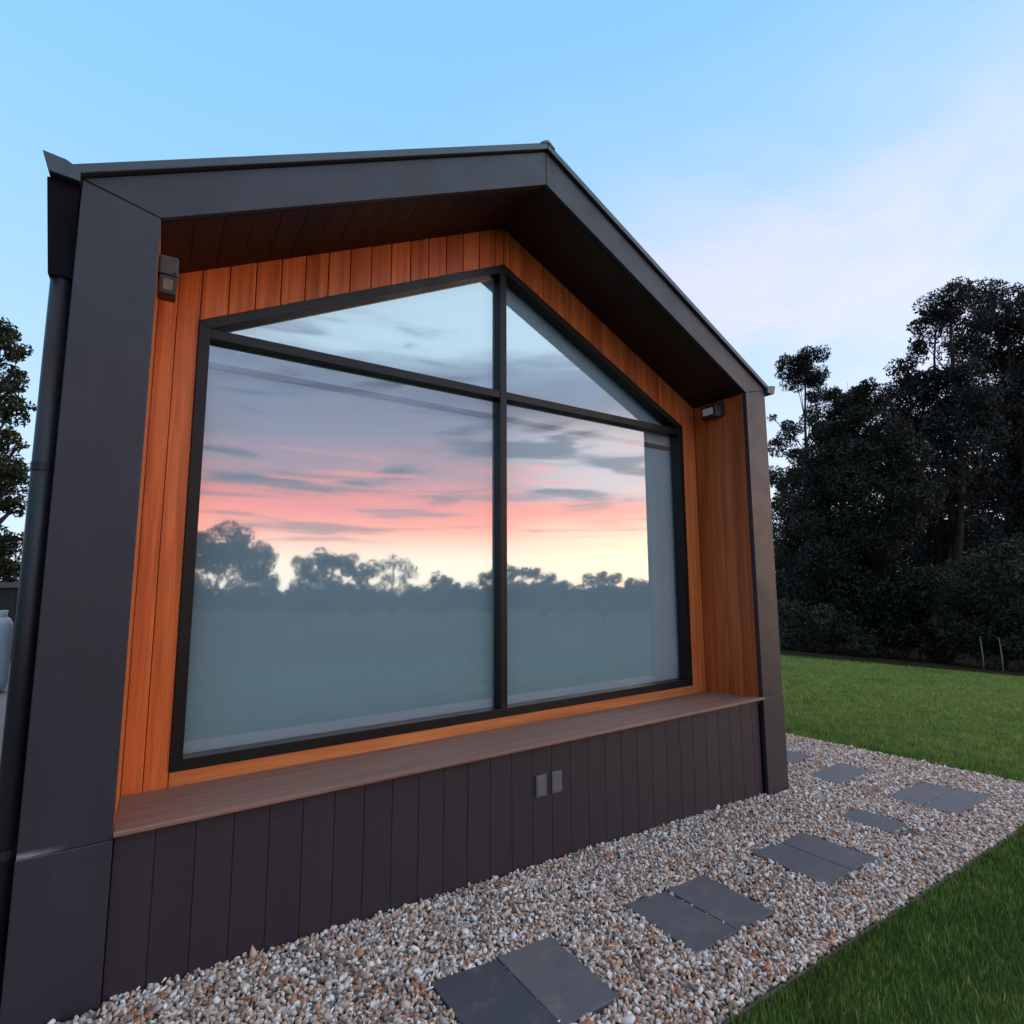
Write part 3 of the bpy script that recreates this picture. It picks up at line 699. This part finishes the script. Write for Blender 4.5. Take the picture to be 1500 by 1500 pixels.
# ------------------------------------------------------------------ gravel stones (uncountable)
def ico(sub):
    bm = bmesh.new(); bmesh.ops.create_icosphere(bm, subdivisions=sub, radius=1)
    v = np.array([q.co[:] for q in bm.verts]); f = np.array([[q.index for q in ff.verts] for ff in bm.faces]); bm.free(); return v, f
def point_in_quads(px, py, quads, grow):
    ins = np.zeros(len(px), bool)
    for q in quads:
        a = sum(q[i][0]*q[(i+1) % 4][1]-q[(i+1) % 4][0]*q[i][1] for i in range(4)); s = 1 if a > 0 else -1
        k = np.ones(len(px), bool)
        for i in range(4):
            x0, y0 = q[i]; x1, y1 = q[(i+1) % 4]; l = math.hypot(x1-x0, y1-y0)
            k &= s*((x1-x0)*(py-y0)-(y1-y0)*(px-x0))/l > -grow
        ins |= k
    return ins
gv = np.vectorize(g, otypes=[float])
def rot_mats(n, tilt=math.pi):
    q = npr.normal(size=(n, 4)); q /= np.linalg.norm(q, axis=1)[:, None]
    w_, x_, y_, z_ = q.T
    return np.stack([np.stack([1-2*(y_*y_+z_*z_), 2*(x_*y_-z_*w_), 2*(x_*z_+y_*w_)], -1), np.stack([2*(x_*y_+z_*w_), 1-2*(x_*x_+z_*z_), 2*(y_*z_-x_*w_)], -1), np.stack([2*(x_*z_-y_*w_), 2*(y_*z_+x_*w_), 1-2*(x_*x_+y_*y_)], -1)], 1)
def stones(px, py, pz, size, base, tint):
    V, F = base; n = len(px); nv = len(V)
    R_ = rot_mats(n)
    sc = np.stack([npr.uniform(.9, 1.7, n), npr.uniform(.6, 1.05, n), npr.uniform(.40, .8, n)], -1)*size[:, None]
    jit = V[None]*(1+npr.normal(0, .16, (n, nv, 1))) + npr.normal(0, .13, (n, nv, 3))
    vv = jit*sc[:, None, :]
    vv = np.einsum('nij,nkj->nki', R_, vv)+np.stack([px, py, pz], -1)[:, None, :]
    ff = F[None]+(np.arange(n)*nv)[:, None, None]
    return vv.reshape(-1, 3), ff.reshape(-1, 3), np.repeat(tint, len(F))
def bed_points(step):
    gx, gy = np.meshgrid(np.arange(-4.2, 4.5, step), np.arange(NEAR_Y, 8.0, step))
    x = gx.ravel()+npr.uniform(-.5, .5, gx.size)*step; y = gy.ravel()+npr.uniform(-.5, .5, gx.size)*step
    br = np.array([bed_right(q) for q in y])
    k = (y > NEAR_Y-.012+.016*np.sin(x*9)*npr.random(len(x))) & (x < br-.01) & (((y < .035) & (x > -4.2)) | ((x > W+.012) & (y < 7)) | ((np.abs(x) < IN) & (y < .028)))
    k &= ~((y > -.012) & (np.abs(x) < W+.012) & (np.abs(x) > IN-.01))
    return x[k], y[k]
allv, allf, allt, off = [], [], [], 0
ICO1, ICO2 = ico(1), ico(2)
for layer, (step, zlo, zhi, smin, smax) in enumerate([(.0165, -.006, .006, .0070, .0120), (.0190, .002, .016, .0065, .0130)]):
    x, y = bed_points(step)
    ins = point_in_quads(x, y, slab_polys, .004 if layer else .000)
    # a few stones kicked onto the slabs' rims; more over the end of the single narrow one
    narrow = (x > 2.0) & (x < 2.45) & (y < -.79) & (y > -.90) & (npr.random(len(x)) < .6)
    keep = ~ins | (narrow & (layer == 1))
    x, y = x[keep], y[keep]
    d = np.hypot(x-CAM.x, y-CAM.y)
    z = gv(x, y)+npr.uniform(zlo, zhi, len(x))
    nr = point_in_quads(x, y, slab_polys, 0) & (layer == 1); z[nr] = gv(x[nr], y[nr])+.021
    s = npr.uniform(smin, smax, len(x))*np.where(npr.random(len(x)) < .10, 1.5, 1.0)
    tint = npr.random(len(x))
    for near in (True, False):
        kk = (d < 3.4) if near else (d >= 3.4)
        v, f, tn = stones(x[kk], y[kk], z[kk], s[kk], ICO1, tint[kk])
        allv.append(v); allf.append(f+off); allt.append(tn); off += len(v)
gs = np_mesh('gravel', np.concatenate(allv), np.concatenate(allf), M_STONE, np.concatenate(allt)); tag(gs, 'loose pale and rust coloured crushed stone covering the path bed', 'gravel', kind='stuff')
print('stones faces', sum(len(f) for f in allf))

# ------------------------------------------------------------------ grass (uncountable)
def blades(x, y, h, wd, lean=.5):
    n = len(x); z = gv(x, y)-.030
    az = npr.uniform(0, 2*np.pi, n); ln = npr.uniform(.1, 1.0, n)*lean*h; la_ = npr.uniform(0, 2*np.pi, n)
    dx, dy = np.cos(az)*wd/2, np.sin(az)*wd/2
    lx_, ly_ = np.cos(la_)*ln, np.sin(la_)*ln
    p0 = np.stack([x-dx, y-dy, z], -1); p1 = np.stack([x+dx, y+dy, z], -1)
    p2 = np.stack([x+dx*.8+lx_*.35, y+dy*.8+ly_*.35, z+h*.6], -1); p3 = np.stack([x-dx*.8+lx_*.35, y-dy*.8+ly_*.35, z+h*.6], -1)
    p4 = np.stack([x+lx_, y+ly_, z+h], -1)
    v = np.stack([p0, p1, p2, p3, p4], 1).reshape(-1, 3)
    b = (np.arange(n)*5)[:, None]
    f = np.concatenate([b+np.array([[0, 1, 2]]), b+np.array([[0, 2, 3]]), b+np.array([[3, 2, 4]])], 1).reshape(-1, 3)
    return v, f
def lawn_ok(x, y):
    br = np.array([bed_right(q) for q in y])
    return (y < NEAR_Y-.010-.012*npr.random(len(y))) | (x > br+.005)
vs, fs, ts, off = [], [], [], 0
def add_grass(x, y, h, wd, lo=0.0, hi=.7):
    global off
    v, f = blades(x, y, h, wd); vs.append(v); fs.append(f+off); off += len(v)
    tt = lo+(hi-lo)*npr.beta(2, 2.4, len(x)); tt[npr.random(len(x)) < .03] = 1.0
    ts.append(np.repeat(tt, 3))
# near lawn in front of the gravel
n = 190000
x = npr.uniform(-2.6, 5.5, n); y = NEAR_Y-.008-npr.random(n)**1.3*2.6
k = lawn_ok(x, y); x, y = x[k], y[k]
add_grass(x, y, npr.uniform(.018, .058, len(x)), npr.uniform(.0025, .005, len(x)), 0, .82)
n = 60000
x = npr.uniform(-9, 14, n); y = -3.6-npr.random(n)*4.0
add_grass(x, y, npr.uniform(.03, .06, n), npr.uniform(.006, .014, n))
# the lawn beyond, thinning into larger tufts with distance
n = 420000
r = npr.uniform(0, 1, n); dist = 5.0*(30.0/5.0)**r
azm = npr.uniform(rad(48), rad(98), n)
x = CAM.x+np.sin(azm)*dist; y = CAM.y+np.cos(azm)*dist
k = lawn_ok(x, y) & (x > 2.6) & (((x-E0.x)*nrm.x+(y-E0.y)*nrm.y) < .1); x, y, dist = x[k], y[k], dist[k]
add_grass(x, y, npr.uniform(.03, .06, len(x))*(1+dist*.015), npr.uniform(.004, .007, len(x))*(dist/5.0)**.8, .34, .98)
gr = np_mesh('grass', np.concatenate(vs), np.concatenate(fs), M_BLADE, np.concatenate(ts)); tag(gr, 'short mown green lawn grass round the gravel path', 'grass', kind='stuff')

# ------------------------------------------------------------------ trees
def clump_leaves(cx, cy, cz, r, size, dens, droop):
    nsub = 9
    n = int(6.6*dens*r*r/(size*size))
    sub = npr.normal(size=(nsub, 3)); sub /= np.linalg.norm(sub, axis=1)[:, None]; sub *= (npr.uniform(.25, .85, nsub)**.6*r)[:, None]
    sr = npr.uniform(.36, .62, nsub)*r
    k = npr.integers(0, nsub, n)
    d = npr.normal(size=(n, 3)); d /= np.linalg.norm(d, axis=1)[:, None]
    c = sub[k]+d*(sr[k]*npr.uniform(.3, 1, n)**.45)[:, None]
    c[:, 2] *= .85
    c += np.array([cx, cy, cz])
    # leaf quads : long axis hangs down by 'droop'
    ax = npr.normal(size=(n, 3)); ax /= np.linalg.norm(ax, axis=1)[:, None]; ax[:, 2] -= droop*npr.uniform(.3, 1.3, n); ax /= np.linalg.norm(ax, axis=1)[:, None]
    sd_ = np.cross(ax, npr.normal(size=(n, 3))); sd_ /= np.linalg.norm(sd_, axis=1)[:, None]+1e-9
    L_ = npr.uniform(.7, 1.4, n)[:, None]*size; Wd = L_*npr.uniform(.28, .45, n)[:, None]
    v = np.stack([c-ax*L_*.5, c+sd_*Wd*.5, c+ax*L_*.5, c-sd_*Wd*.5], 1)
    return v.reshape(-1, 3), n, np.clip(npr.beta(2, 2, nsub)[k]*.6+npr.random(n)*.4, 0, 1)
AZ0, EL_ = 0, 0
PX = {}
Rm = Matrix((r2, u2, fw))
def at_dist(u, v, dist, dep=0.0):
    """direction of a bearing seen from the lawn corner, taken out to a horizontal distance"""
    d = Rm.transposed() @ Vector(((u-750)/FPX, -(v-750)/FPX, 1)); h = math.hypot(d.x, d.y)
    return CAM+d*((dist+dep)/h), (dist+dep)/h
def tree(name, label, cat, base, trunk_r, clumps, lmat, size, dens=5.0, droop=.4, group=None, limbs=True, stems=1):
    """clumps: (world centre, radius)"""
    bz = g(base[0], base[1])-.1
    t_ = empty(name, (base[0], base[1], bz)); tag(t_, label, cat, group)
    top = max(c[0].z for c in clumps)
    o = MB(); b_ = Vector((base[0], base[1], bz))
    hi = sorted(clumps, key=lambda c: -c[0].z)
    for s in range(stems):
        tip = hi[min(s*2, len(hi)-1)][0]; st = b_+Vector((rng.uniform(-.3, .3), rng.uniform(-.3, .3), 0))*(s > 0)
        n = 9; pts = []
        for i in range(n+1):
            f_ = i/n; p_ = st.lerp(tip, f_); w_ = math.sin(f_*math.pi)*.06*(tip.z-bz)
            pts.append(p_+Vector((math.sin(f_*5+s*2+base[0]), math.cos(f_*4+base[1]+s), 0))*w_*.6)
        o.tube(pts, [trunk_r*(1-.82*i/n)*(1 if s == 0 else .75) for i in range(n+1)], 9)
        if limbs:
            for c in clumps[s::stems]:
                zz = min(max(c[0].z-1.6*c[1]-.05*(top-bz), bz+.15*(top-bz)), top)
                f_ = min(.95, max(.1, (zz-bz)/(tip.z-bz+1e-6))); i = int(f_*n); p_ = pts[min(i, n)]
                m_ = p_.lerp(c[0], .5)+Vector((rng.uniform(-.2, .2), rng.uniform(-.2, .2), rng.uniform(0, .3)))*c[1]*.6
                r0 = trunk_r*(1-.82*f_)*.5
                o.tube([p_, m_, c[0]], [r0, r0*.6, r0*.2], 6)
                for q in range(2):
                    e_ = c[0]+Vector((rng.uniform(-1, 1), rng.uniform(-1, 1), rng.uniform(-.3, 1)))*c[1]*.8
                    o.tube([m_.lerp(c[0], .5), e_], [r0*.4, r0*.12], 5)
    o.build('trunk', M_BARK, t_, smooth=True)
    vs_, ns, ts_ = [], 0, []
    for c, r in clumps:
        v, n, tn = clump_leaves(c.x, c.y, c.z, r, size, dens, droop); vs_.append(v); ns += n; ts_.append(tn)
    f = np.arange(ns*4).reshape(-1, 4)
    np_mesh('crown', np.concatenate(vs_), f, lmat, np.concatenate(ts_), t_, npoly=4)
    return t_
def far(d, lst, spread=1.5, grow=1.18):
    out = []
    for u, v, rp in lst:
        p, k = at_dist(u, v, d, rng.uniform(-spread, spread)); out.append((p, rp/FPX*k*grow))
    return out
def base_at(u, d):
    p, k = at_dist(u, 960, d); return (p.x, p.y)

GT = 'trees beyond the lawn'
tree('eucalyptus_tree', 'slender tree with a small tufted crown rising just right of the roof corner', 'tree', base_at(1172, 33), .16,
     far(33, [(1158, 534, 17), (1182, 526, 20), (1200, 548, 15), (1172, 556, 18), (1196, 578, 15), (1188, 548, 18), (1168, 540, 16), (1146, 545, 8), (1186, 610, 14), (1160, 632, 18), (1140, 655, 14), (1150, 695, 20), (1132, 700, 13), (1132, 612, 5), (1170, 670, 20)], .8), M_LEAF_E, .14, 7.0, .6, GT)
tree('evergreen_tree', 'dense dark rounded tree on the left of the wood, beside the slender tufted one', 'tree', base_at(1255, 27), .22,
     far(27, [(1250, 588, 24), (1228, 612, 28), (1282, 628, 36), (1212, 650, 30), (1250, 680, 48), (1302, 680, 36), (1318, 735, 38), (1232, 740, 52), (1290, 765, 56), (1200, 800, 46), (1250, 830, 58), (1310, 845, 46), (1182, 725, 28), (1222, 578, 12), (1265, 570, 12), (1175, 860, 46), (1270, 895, 50), (1215, 700, 34), (1275, 590, 22), (1240, 640, 30)], 1.5, 1.32), M_LEAF_D, .135, 10, .15, GT)
tree('eucalyptus_tree', 'tallest eucalypt with an open ragged crown and sky gaps, right of the dense rounded tree', 'tree', base_at(1392, 31), .21,
     far(31, [(1392, 445, 26), (1372, 466, 22), (1350, 500, 15), (1412, 470, 24), (1332, 540, 20), (1392, 540, 22), (1322, 580, 24), (1345, 602, 32), (1396, 590, 34), (1312, 620, 20), (1372, 652, 40), (1342, 692, 32), (1402, 645, 36), (1402, 722, 42), (1362, 765, 36), (1410, 520, 20), (1340, 565, 18), (1390, 800, 34), (1425, 560, 26), (1420, 610, 30), (1370, 710, 36)], 1.5, 1.42), M_LEAF_E, .155, 6.5, .7, GT, stems=2)
tree('eucalyptus_tree', 'broad eucalypt with layered drooping crown and pale limbs at the right edge of the wood', 'tree', base_at(1482, 35), .22,
     far(35, [(1455, 440, 24), (1476, 465, 30), (1500, 450, 28), (1440, 488, 24), (1484, 526, 36), (1452, 565, 32), (1508, 595, 42), (1528, 500, 46), (1440, 632, 30), (1492, 655, 36), (1452, 722, 38), (1506, 742, 46), (1548, 560, 50), (1556, 650, 56), (1560, 760, 60), (1480, 800, 36), (1465, 600, 34), (1460, 690, 36)], 1.5, 1.45), M_LEAF_E, .165, 6.5, .7, GT, stems=2)
tree('leafy_shrub', 'grey green leafy bush in front of the wood at the right edge', 'bush', base_at(1470, 24.5), .07,
     far(24.5, [(1452, 850, 44), (1490, 826, 40), (1424, 900, 40), (1480, 915, 46), (1524, 880, 56), (1440, 940, 30), (1500, 950, 34)], .8), M_LEAF_B, .15, 6, .2, 'bushes along the lawn edge', stems=2)
tree('leafy_shrub', 'low dark bush at the foot of the dense rounded tree', 'bush', base_at(1200, 24), .06,
     far(24, [(1178, 915, 38), (1220, 928, 34), (1160, 940, 24), (1245, 940, 26)], .6), M_LEAF_B, .14, 6, .2, 'bushes along the lawn edge', stems=2)
tree('leafy_shrub', 'dark bush between the dense rounded tree and the tallest eucalypt', 'bush', base_at(1330, 25), .07,
     far(25, [(1300, 925, 36), (1340, 915, 40), (1375, 880, 44), (1385, 940, 36), (1330, 870, 34)], .8), M_LEAF_D, .16, 6, .2, 'bushes along the lawn edge', stems=2)
for i, (u, d, lab, lst) in enumerate([
    (1175, 44, 'dim tree deep in the wood, next to the right corner post', [(1160, 760, 40), (1190, 720, 40), (1150, 830, 50), (1200, 850, 55), (1170, 900, 50), (1220, 800, 40)]),
    (1345, 46, 'dim tree deep in the wood, seen in the gap behind the tallest eucalypt', [(1330, 720, 40), (1370, 780, 50), (1330, 830, 55), (1380, 860, 55), (1350, 920, 60), (1400, 900, 55), (1300, 900, 50), (1290, 830, 40)]),
    (1450, 48, 'dim tree deep in the wood, behind the grey green bush', [(1440, 740, 40), (1480, 780, 50), (1420, 820, 50), (1460, 860, 60), (1510, 820, 60), (1440, 920, 55), (1500, 920, 60)]),
    (1560, 42, 'dense tree at the far right of the wood, mostly past the edge of the picture', [(1540, 700, 60), (1580, 650, 60), (1560, 800, 70), (1600, 780, 80), (1560, 900, 70), (1640, 700, 80), (1640, 880, 80)])]):
    tree('evergreen_tree', lab, 'tree', base_at(u, d), .2, far(d, lst, 2.0), M_LEAF_D, .26, 6.5, .2, GT)
for u, lab in ((1440, 'thin bare sapling stem at the lawn edge, the left of the two'), (1468, 'thin bare sapling stem at the lawn edge, the right of the two')):
    p, k = at_dist(u, 968, 23.2); o = MB(); z0 = g(p.x, p.y)-.05
    o.tube([(p.x, p.y, z0), (p.x+.03, p.y, z0+.5), (p.x+.01, p.y+.02, z0+1.1)], [.022, .018, .010], 7)
    m2 = o.build('sapling', slab_mat('pale_bark', (.20, .18, .17)), smooth=True); tag(m2, lab, 'sapling', 'saplings at the lawn edge')
# left, beyond the fence
tree('olive_tree', 'dark olive green tree beyond the fence at the left edge of the picture', 'tree', base_at(-40, 17), .25,
     far(17, [(-12, 500, 32), (12, 512, 20), (24, 560, 17), (-10, 590, 36), (20, 602, 17), (4, 645, 20), (22, 690, 15), (-12, 700, 34), (24, 742, 13), (8, 792, 22), (-20, 822, 36), (22, 835, 18), (-62, 560, 58), (-72, 700, 66), (-90, 800, 60), (30, 650, 8)], .9), M_LEAF_G, .11, 8.5, .2, None)

# unseen tall trees, added left of the house to block low sky light
for x, y, h, lab in ((-15, -1.5, 12, 'tall olive green tree left of the house, unseen, added to block sky light'), (-16.5, 5, 13, 'tall olive green tree behind the gas bottle side of the yard, unseen, added to block sky light'), (-14, -8, 10, 'olive green tree at the left side of the paddock, unseen, added to block sky light')):
    cl = []
    for k in range(16):
        a = rng.uniform(0, 6.28); q = rng.uniform(.3, 3.0); cl.append((Vector((x+math.cos(a)*q, y+math.sin(a)*q, rng.uniform(1.2, h))), rng.uniform(1.1, 1.7)))
    tree('olive_tree', lab, 'tree', (x, y), .25, cl, M_LEAF_G, .25, 4.5, .2, 'unseen trees added to block sky light')
# trees behind the camera, the skyline the window mirrors: bearing a is measured from -y towards +x
def mirror_pt(a, el, d):
    sx_ = CAM.x; sy_ = 2*yg-CAM.y
    return Vector((sx_+math.sin(rad(a))*d, sy_-math.cos(rad(a))*d, 1.5+math.tan(rad(el))*d))
BK = [(4.5, 80, 'broad dense tree across the paddock, the largest one mirrored at the left of the window', [(2.5, 2.6, 1.9), (5.0, 3.3, 2.0), (6.6, 2.6, 2.0), (8.2, 1.3, 1.5), (3.5, .6, 2.0), (6.5, .4, 2.0), (9.0, -.3, 1.0), (0.5, 2.0, 2.2), (-1.5, 1.0, 2.2), (1, -.5, 2)]),
      (14.0, 85, 'wide dark tree across the paddock mirrored left of the mullion, past a bright gap', [(12.0, 1.2, 1.1), (13.5, 1.8, 1.1), (15.2, 2.0, 1.1), (16.8, 1.5, 1.0), (12.3, -.3, 1.2), (14.5, 0, 1.4), (16.8, -.2, 1.3), (18.5, .8, 1.0)]),
      (20.8, 85, 'open lacy tree across the paddock mirrored between the wide dark tree and the mullion', [(19.6, 1.2, .8), (20.8, 1.6, .8), (21.9, 1.1, .8), (22.8, .3, .7), (20.2, -.2, .9), (21.8, -.4, .8)]),
      (26.0, 90, 'small bushy tree across the paddock mirrored just left of the mullion', [(25.3, -.1, .7), (26.2, -.4, .7), (26.9, -.9, .6), (25.6, -1.0, .8)]),
      (31.5, 90, 'rounded tree across the paddock mirrored behind the mullion', [(30.2, -.1, .8), (31.5, .4, .8), (32.8, .4, .8), (34.2, .2, .8), (31, -1, 1), (33.5, -.8, 1)]),
      (36.5, 95, 'low bushy tree across the paddock mirrored right of the mullion', [(35.4, .2, .7), (36.8, -.3, .7), (38.0, -.8, .6), (36, -1, .9)]),
      (42.5, 95, 'rounded low tree across the paddock mirrored near the right end of the window', [(41.0, -.4, .7), (42.3, 0, .7), (43.7, -.2, .7), (45.2, -.7, .7), (42.5, -1.2, 1), (46.6, -1.0, .7)]),
      (50.5, 95, 'low tree across the paddock, right end of the mirrored skyline', [(48, -1.0, .7), (49.6, -.7, .9), (51.5, -.3, 1.1), (53.5, .2, 1.2), (50, -1.5, 1)])]
for a, d, lab, lst in BK:
    p = mirror_pt(a, 0, d)
    cl = [(mirror_pt(b, e, d+rng.uniform(-3, 3)), r_*d*math.pi/180*1.1) for b, e, r_ in lst]
    a0, a1 = min(q[0] for q in lst)-1.0, max(q[0] for q in lst)+1.0; q = a0-1.0
    while q < a1:
        cl.append((mirror_pt(q, rng.uniform(-2.3, -1.9), d-4+rng.uniform(-3, 3)), rng.uniform(1.25, 1.6)*d*math.pi/180)); q += .7
    tree('paddock_tree', lab, 'tree', (p.x, p.y), .3, cl, M_LEAF_D, .42 if 'lacy' not in lab else .32, 9.0 if 'lacy' not in lab else 3.0, .2, 'trees across the paddock')
